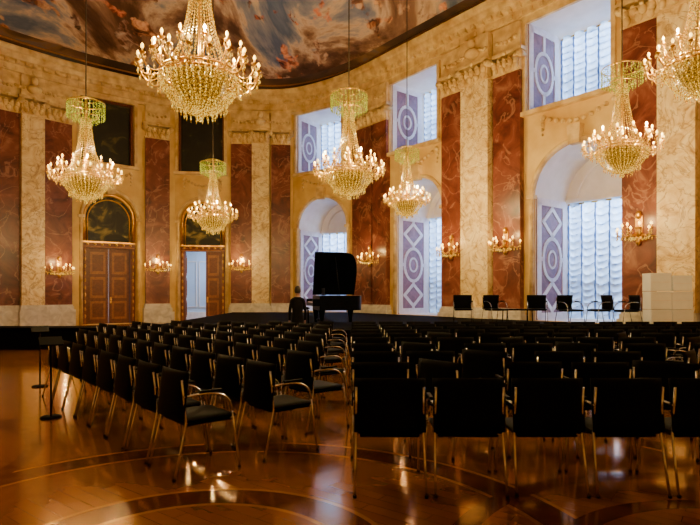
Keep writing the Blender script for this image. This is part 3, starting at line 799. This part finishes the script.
for (sx,w,yb) in [(200,122,122),(86,70,204),(213,50,235),(349,73,200),(407,48,219),(622,76,178),(701,105,103)]:
    s=w/1.60; d=F/s; X=(sx-350)/s; z=CH+(HOR-yb)/s
    if root is None:
        root=empty('chandelier',(X,d,z),.1,category='chandelier',group='crystal chandeliers',label='large crystal chandelier with lit candle bulbs hanging from the ceiling'); ck=[]
        for n_,me in CH_P:
            o=bpy.data.objects.new(n_,me); col.objects.link(o); o.parent=root; ck.append(o)
        e=root
    else: e=copy_tree(root,ck,(X,d,z),random.uniform(0,.4))
    ro=bpy.data.objects.new('suspension_rod',rodmesh(13.05-z)); col.objects.link(ro); ro.parent=e
    for q in range(4):
        a=q*math.pi/2+.4; point((X+.62*math.cos(a),d+.62*math.sin(a),z+1.0),165,.03,WARM)

# ------------------------------------------------------------------ sconces
def sconce_parts():
    parts=[]; mb=MB()
    mb.box((0,-.02,.15),(.2,.04,.7),'gold'); mb.ball((0,-.05,.52),.09,'gold',10,.12); mb.ball((0,-.06,-.25),.07,'gold',10,.11); mb.lathe([(.02,-.1),(.1,-.02),(.06,.08),(.1,.16)],'gold',12,(0,-.1,0))
    parts.append(('backplate',mb.mesh('backplate')))
    for i in range(9):
        an=math.radians(-180+22.5*i); R=.62 if i%2==0 else .44; z=.0 if i%2==0 else .13
        c,s_=math.cos(an),math.sin(an)*.75; R2=R
        mb=MB(); mb.tube([(q.x*c,q.x*s_-.06,q.z) for q in bez((.04,0,0),(R2*.9,0,-.22),(R2,0,z),7)],.012,'gold',6)
        mb.lathe([(.01,0),(.05,.03),(.03,.035)],'gold',10,(R2*c,R2*s_-.06,z-.01))
        for dz in (-.08,-.16): mb.octa((R2*c,R2*s_-.06,z+dz),.028,.045,'crystal')
        for f_ in (.35,.6,.8): mb.octa((R2*f_*c,R2*f_*s_-.06,-.2+.05*f_),.028,.05,'crystal')
        parts.append(('arm',mb.mesh('arm')))
        mb=MB(); mb.lathe([(.016,.02),(.016,.07),(.002,.075)],'wax',8,(R2*c,R2*s_-.06,z)); mb.lathe([(.006,.07),(.034,.10),(.030,.13),(.002,.17)],'bulb',8,(R2*c,R2*s_-.06,z))
        parts.append(('candle',mb.mesh('candle')))
    return parts
SP=sconce_parts(); sroot=None
for sx,y,dp in [(57,270,.22),(157,267,.22),(242,266,.22),(374,259,.22),(456,251,.22),(510,245,.22),(643,233,.22)]:
    p,a,b_=hit(sx); T=frame(a,b_,p,-dp); s=F/p.y; z=CH+(HOR-y)/s-.02
    u_=(b_-a).normalized(); r_=math.atan2(u_.y,u_.x); L=T@Vector((0,0,z))
    if sroot is None:
        sroot=empty('wall_sconce',L,r_,category='wall lamp',group='candle wall sconces',label='gilded wall sconce with lit candle bulbs on a red marble pilaster'); sk=[]
        for n_,me in SP:
            o=bpy.data.objects.new(n_,me); col.objects.link(o); o.parent=sroot; sk.append(o)
    else: copy_tree(sroot,sk,L,r_)
    point(T@Vector((0,-.75,z+.4)),45,.03,(1,.62,.20))

# ------------------------------------------------------------------ person
def person(loc,rot):
    V={} ; vs=[];es=[];rs=[]
    def v(n,p,r,par=None):
        V[n]=len(vs); vs.append(p); rs.append(r)
        if par is not None: es.append((V[par],V[n]))
    v('pelvis',(0,0,.93),(.155,.11)); v('waist',(0,.01,1.08),(.135,.095),'pelvis'); v('chest',(0,.01,1.27),(.165,.11),'waist'); v('neck0',(0,0,1.42),(.09,.07),'chest'); v('neck',(0,.0,1.49),(.052,.055),'neck0'); v('head',(0,.02,1.56),(.07,.085),'neck'); v('headtop',(0,.015,1.66),(.068,.085),'head')
    for s,n in ((-1,'l'),(1,'r')):
        v('sh'+n,(s*.17,0,1.38),(.06,.06),'neck0'); v('el'+n,(s*.225,-.02,1.12),(.045,.045),'sh'+n); v('wr'+n,(s*.225,.07,.88),(.03,.03),'el'+n); v('pa'+n,(s*.225,.09,.81),(.035,.02),'wr'+n)
        for i in range(4):
            fx=s*.225; fy=.06+.022*i; ln=[.06,.075,.08,.07][i]
            v(f'f{n}{i}a',(fx,fy+.01,.76),(.010,.010),'pa'+n); v(f'f{n}{i}b',(fx-s*.01,fy+.012,.76-ln),(.008,.008),f'f{n}{i}a')
        v('th'+n,(s*.215,.135,.79),(.011,.011),'pa'+n); v('tt'+n,(s*.205,.15,.75),(.009,.009),'th'+n)
        v('hip'+n,(s*.09,0,.86),(.095,.1),'pelvis'); v('kn'+n,(s*.10,.01,.49),(.06,.065),'hip'+n); v('an'+n,(s*.105,-.02,.09),(.042,.045),'kn'+n); v('to'+n,(s*.12,.13,.04),(.045,.035),'an'+n)
    me=bpy.data.meshes.new('person'); me.from_pydata(vs,es,[]); o=obj('person',me)
    md=o.modifiers.new('s','SKIN')
    for i,r in enumerate(rs): me.skin_vertices[0].data[i].radius=r
    me.skin_vertices[0].data[0].use_root=True
    sd=o.modifiers.new('d','SUBSURF'); sd.levels=2; sd.render_levels=2
    dg=bpy.context.evaluated_depsgraph_get(); m2=bpy.data.meshes.new_from_object(o.evaluated_get(dg)); o.modifiers.clear(); o.data=m2
    m2.materials.clear()
    for k in ('suit','skin','black'): m2.materials.append(M[k])
    for p in m2.polygons:
        c=p.center; p.use_smooth=True
        p.material_index=1 if (c.z>1.465 or (abs(c.x)>.175 and c.z<.87 and c.z>.6)) else (2 if c.z<.09 else 0)
    o.location=loc; o.rotation_euler=(0,0,rot); o.scale=(.84,.9,.96)
    mb=MB()
    prof=[(.0005,.10),(.04,.092),(.072,.06),(.088,.01),(.088,-.04),(.07,-.085)]
    mb.T=Matrix.Translation((0,-.008,1.645))@Matrix.Scale(1.18,4,(0,1,0)); mb.lathe(prof,'hair',14)
    h=obj('hair',mb.mesh('hair')); h.parent=o
    mb=MB(); mb.ball((0,.115,1.60),.014,'skin',8,.02)
    for s in(-1,1): mb.ball((s*.082,.015,1.605),.014,'skin',8,.03); mb.ball((s*.03,.098,1.625),.010,'black',8)
    mb.box((0,.103,1.555),(.045,.012,.010),'red'); f=obj('face',mb.mesh('face')); f.parent=o
    mb=MB(); mb.lathe([(.17,.80),(.165,.93),(.15,1.08),(.17,1.27),(.12,1.40),(.072,1.46)],'suit',18)
    for i in range(len(mb.v)): mb.v[i]=(mb.v[i][0],mb.v[i][1]*.72,mb.v[i][2])
    j=obj('jacket',mb.mesh('jacket')); j.parent=o
    o['category']='person'; o['label']='standing person in a dark suit near the piano, seen from behind'
person((-1.27,13.3,0),.2)

# ------------------------------------------------------------------ world, camera
w=bpy.data.worlds.new('World'); bpy.context.scene.world=w; w.use_nodes=True
bg=w.node_tree.nodes['Background']; bg.inputs[0].default_value=(.62,.75,1,1); bg.inputs[1].default_value=1.5
cam=bpy.data.cameras.new('Camera'); co=bpy.data.objects.new('Camera',cam); col.objects.link(co)
co.location=(0,0,CH); co.rotation_euler=(math.radians(90),0,0)
cam.sensor_width=36; cam.lens=36*F/700; cam.shift_y=(HOR-262.5)/700
bpy.context.scene.camera=co
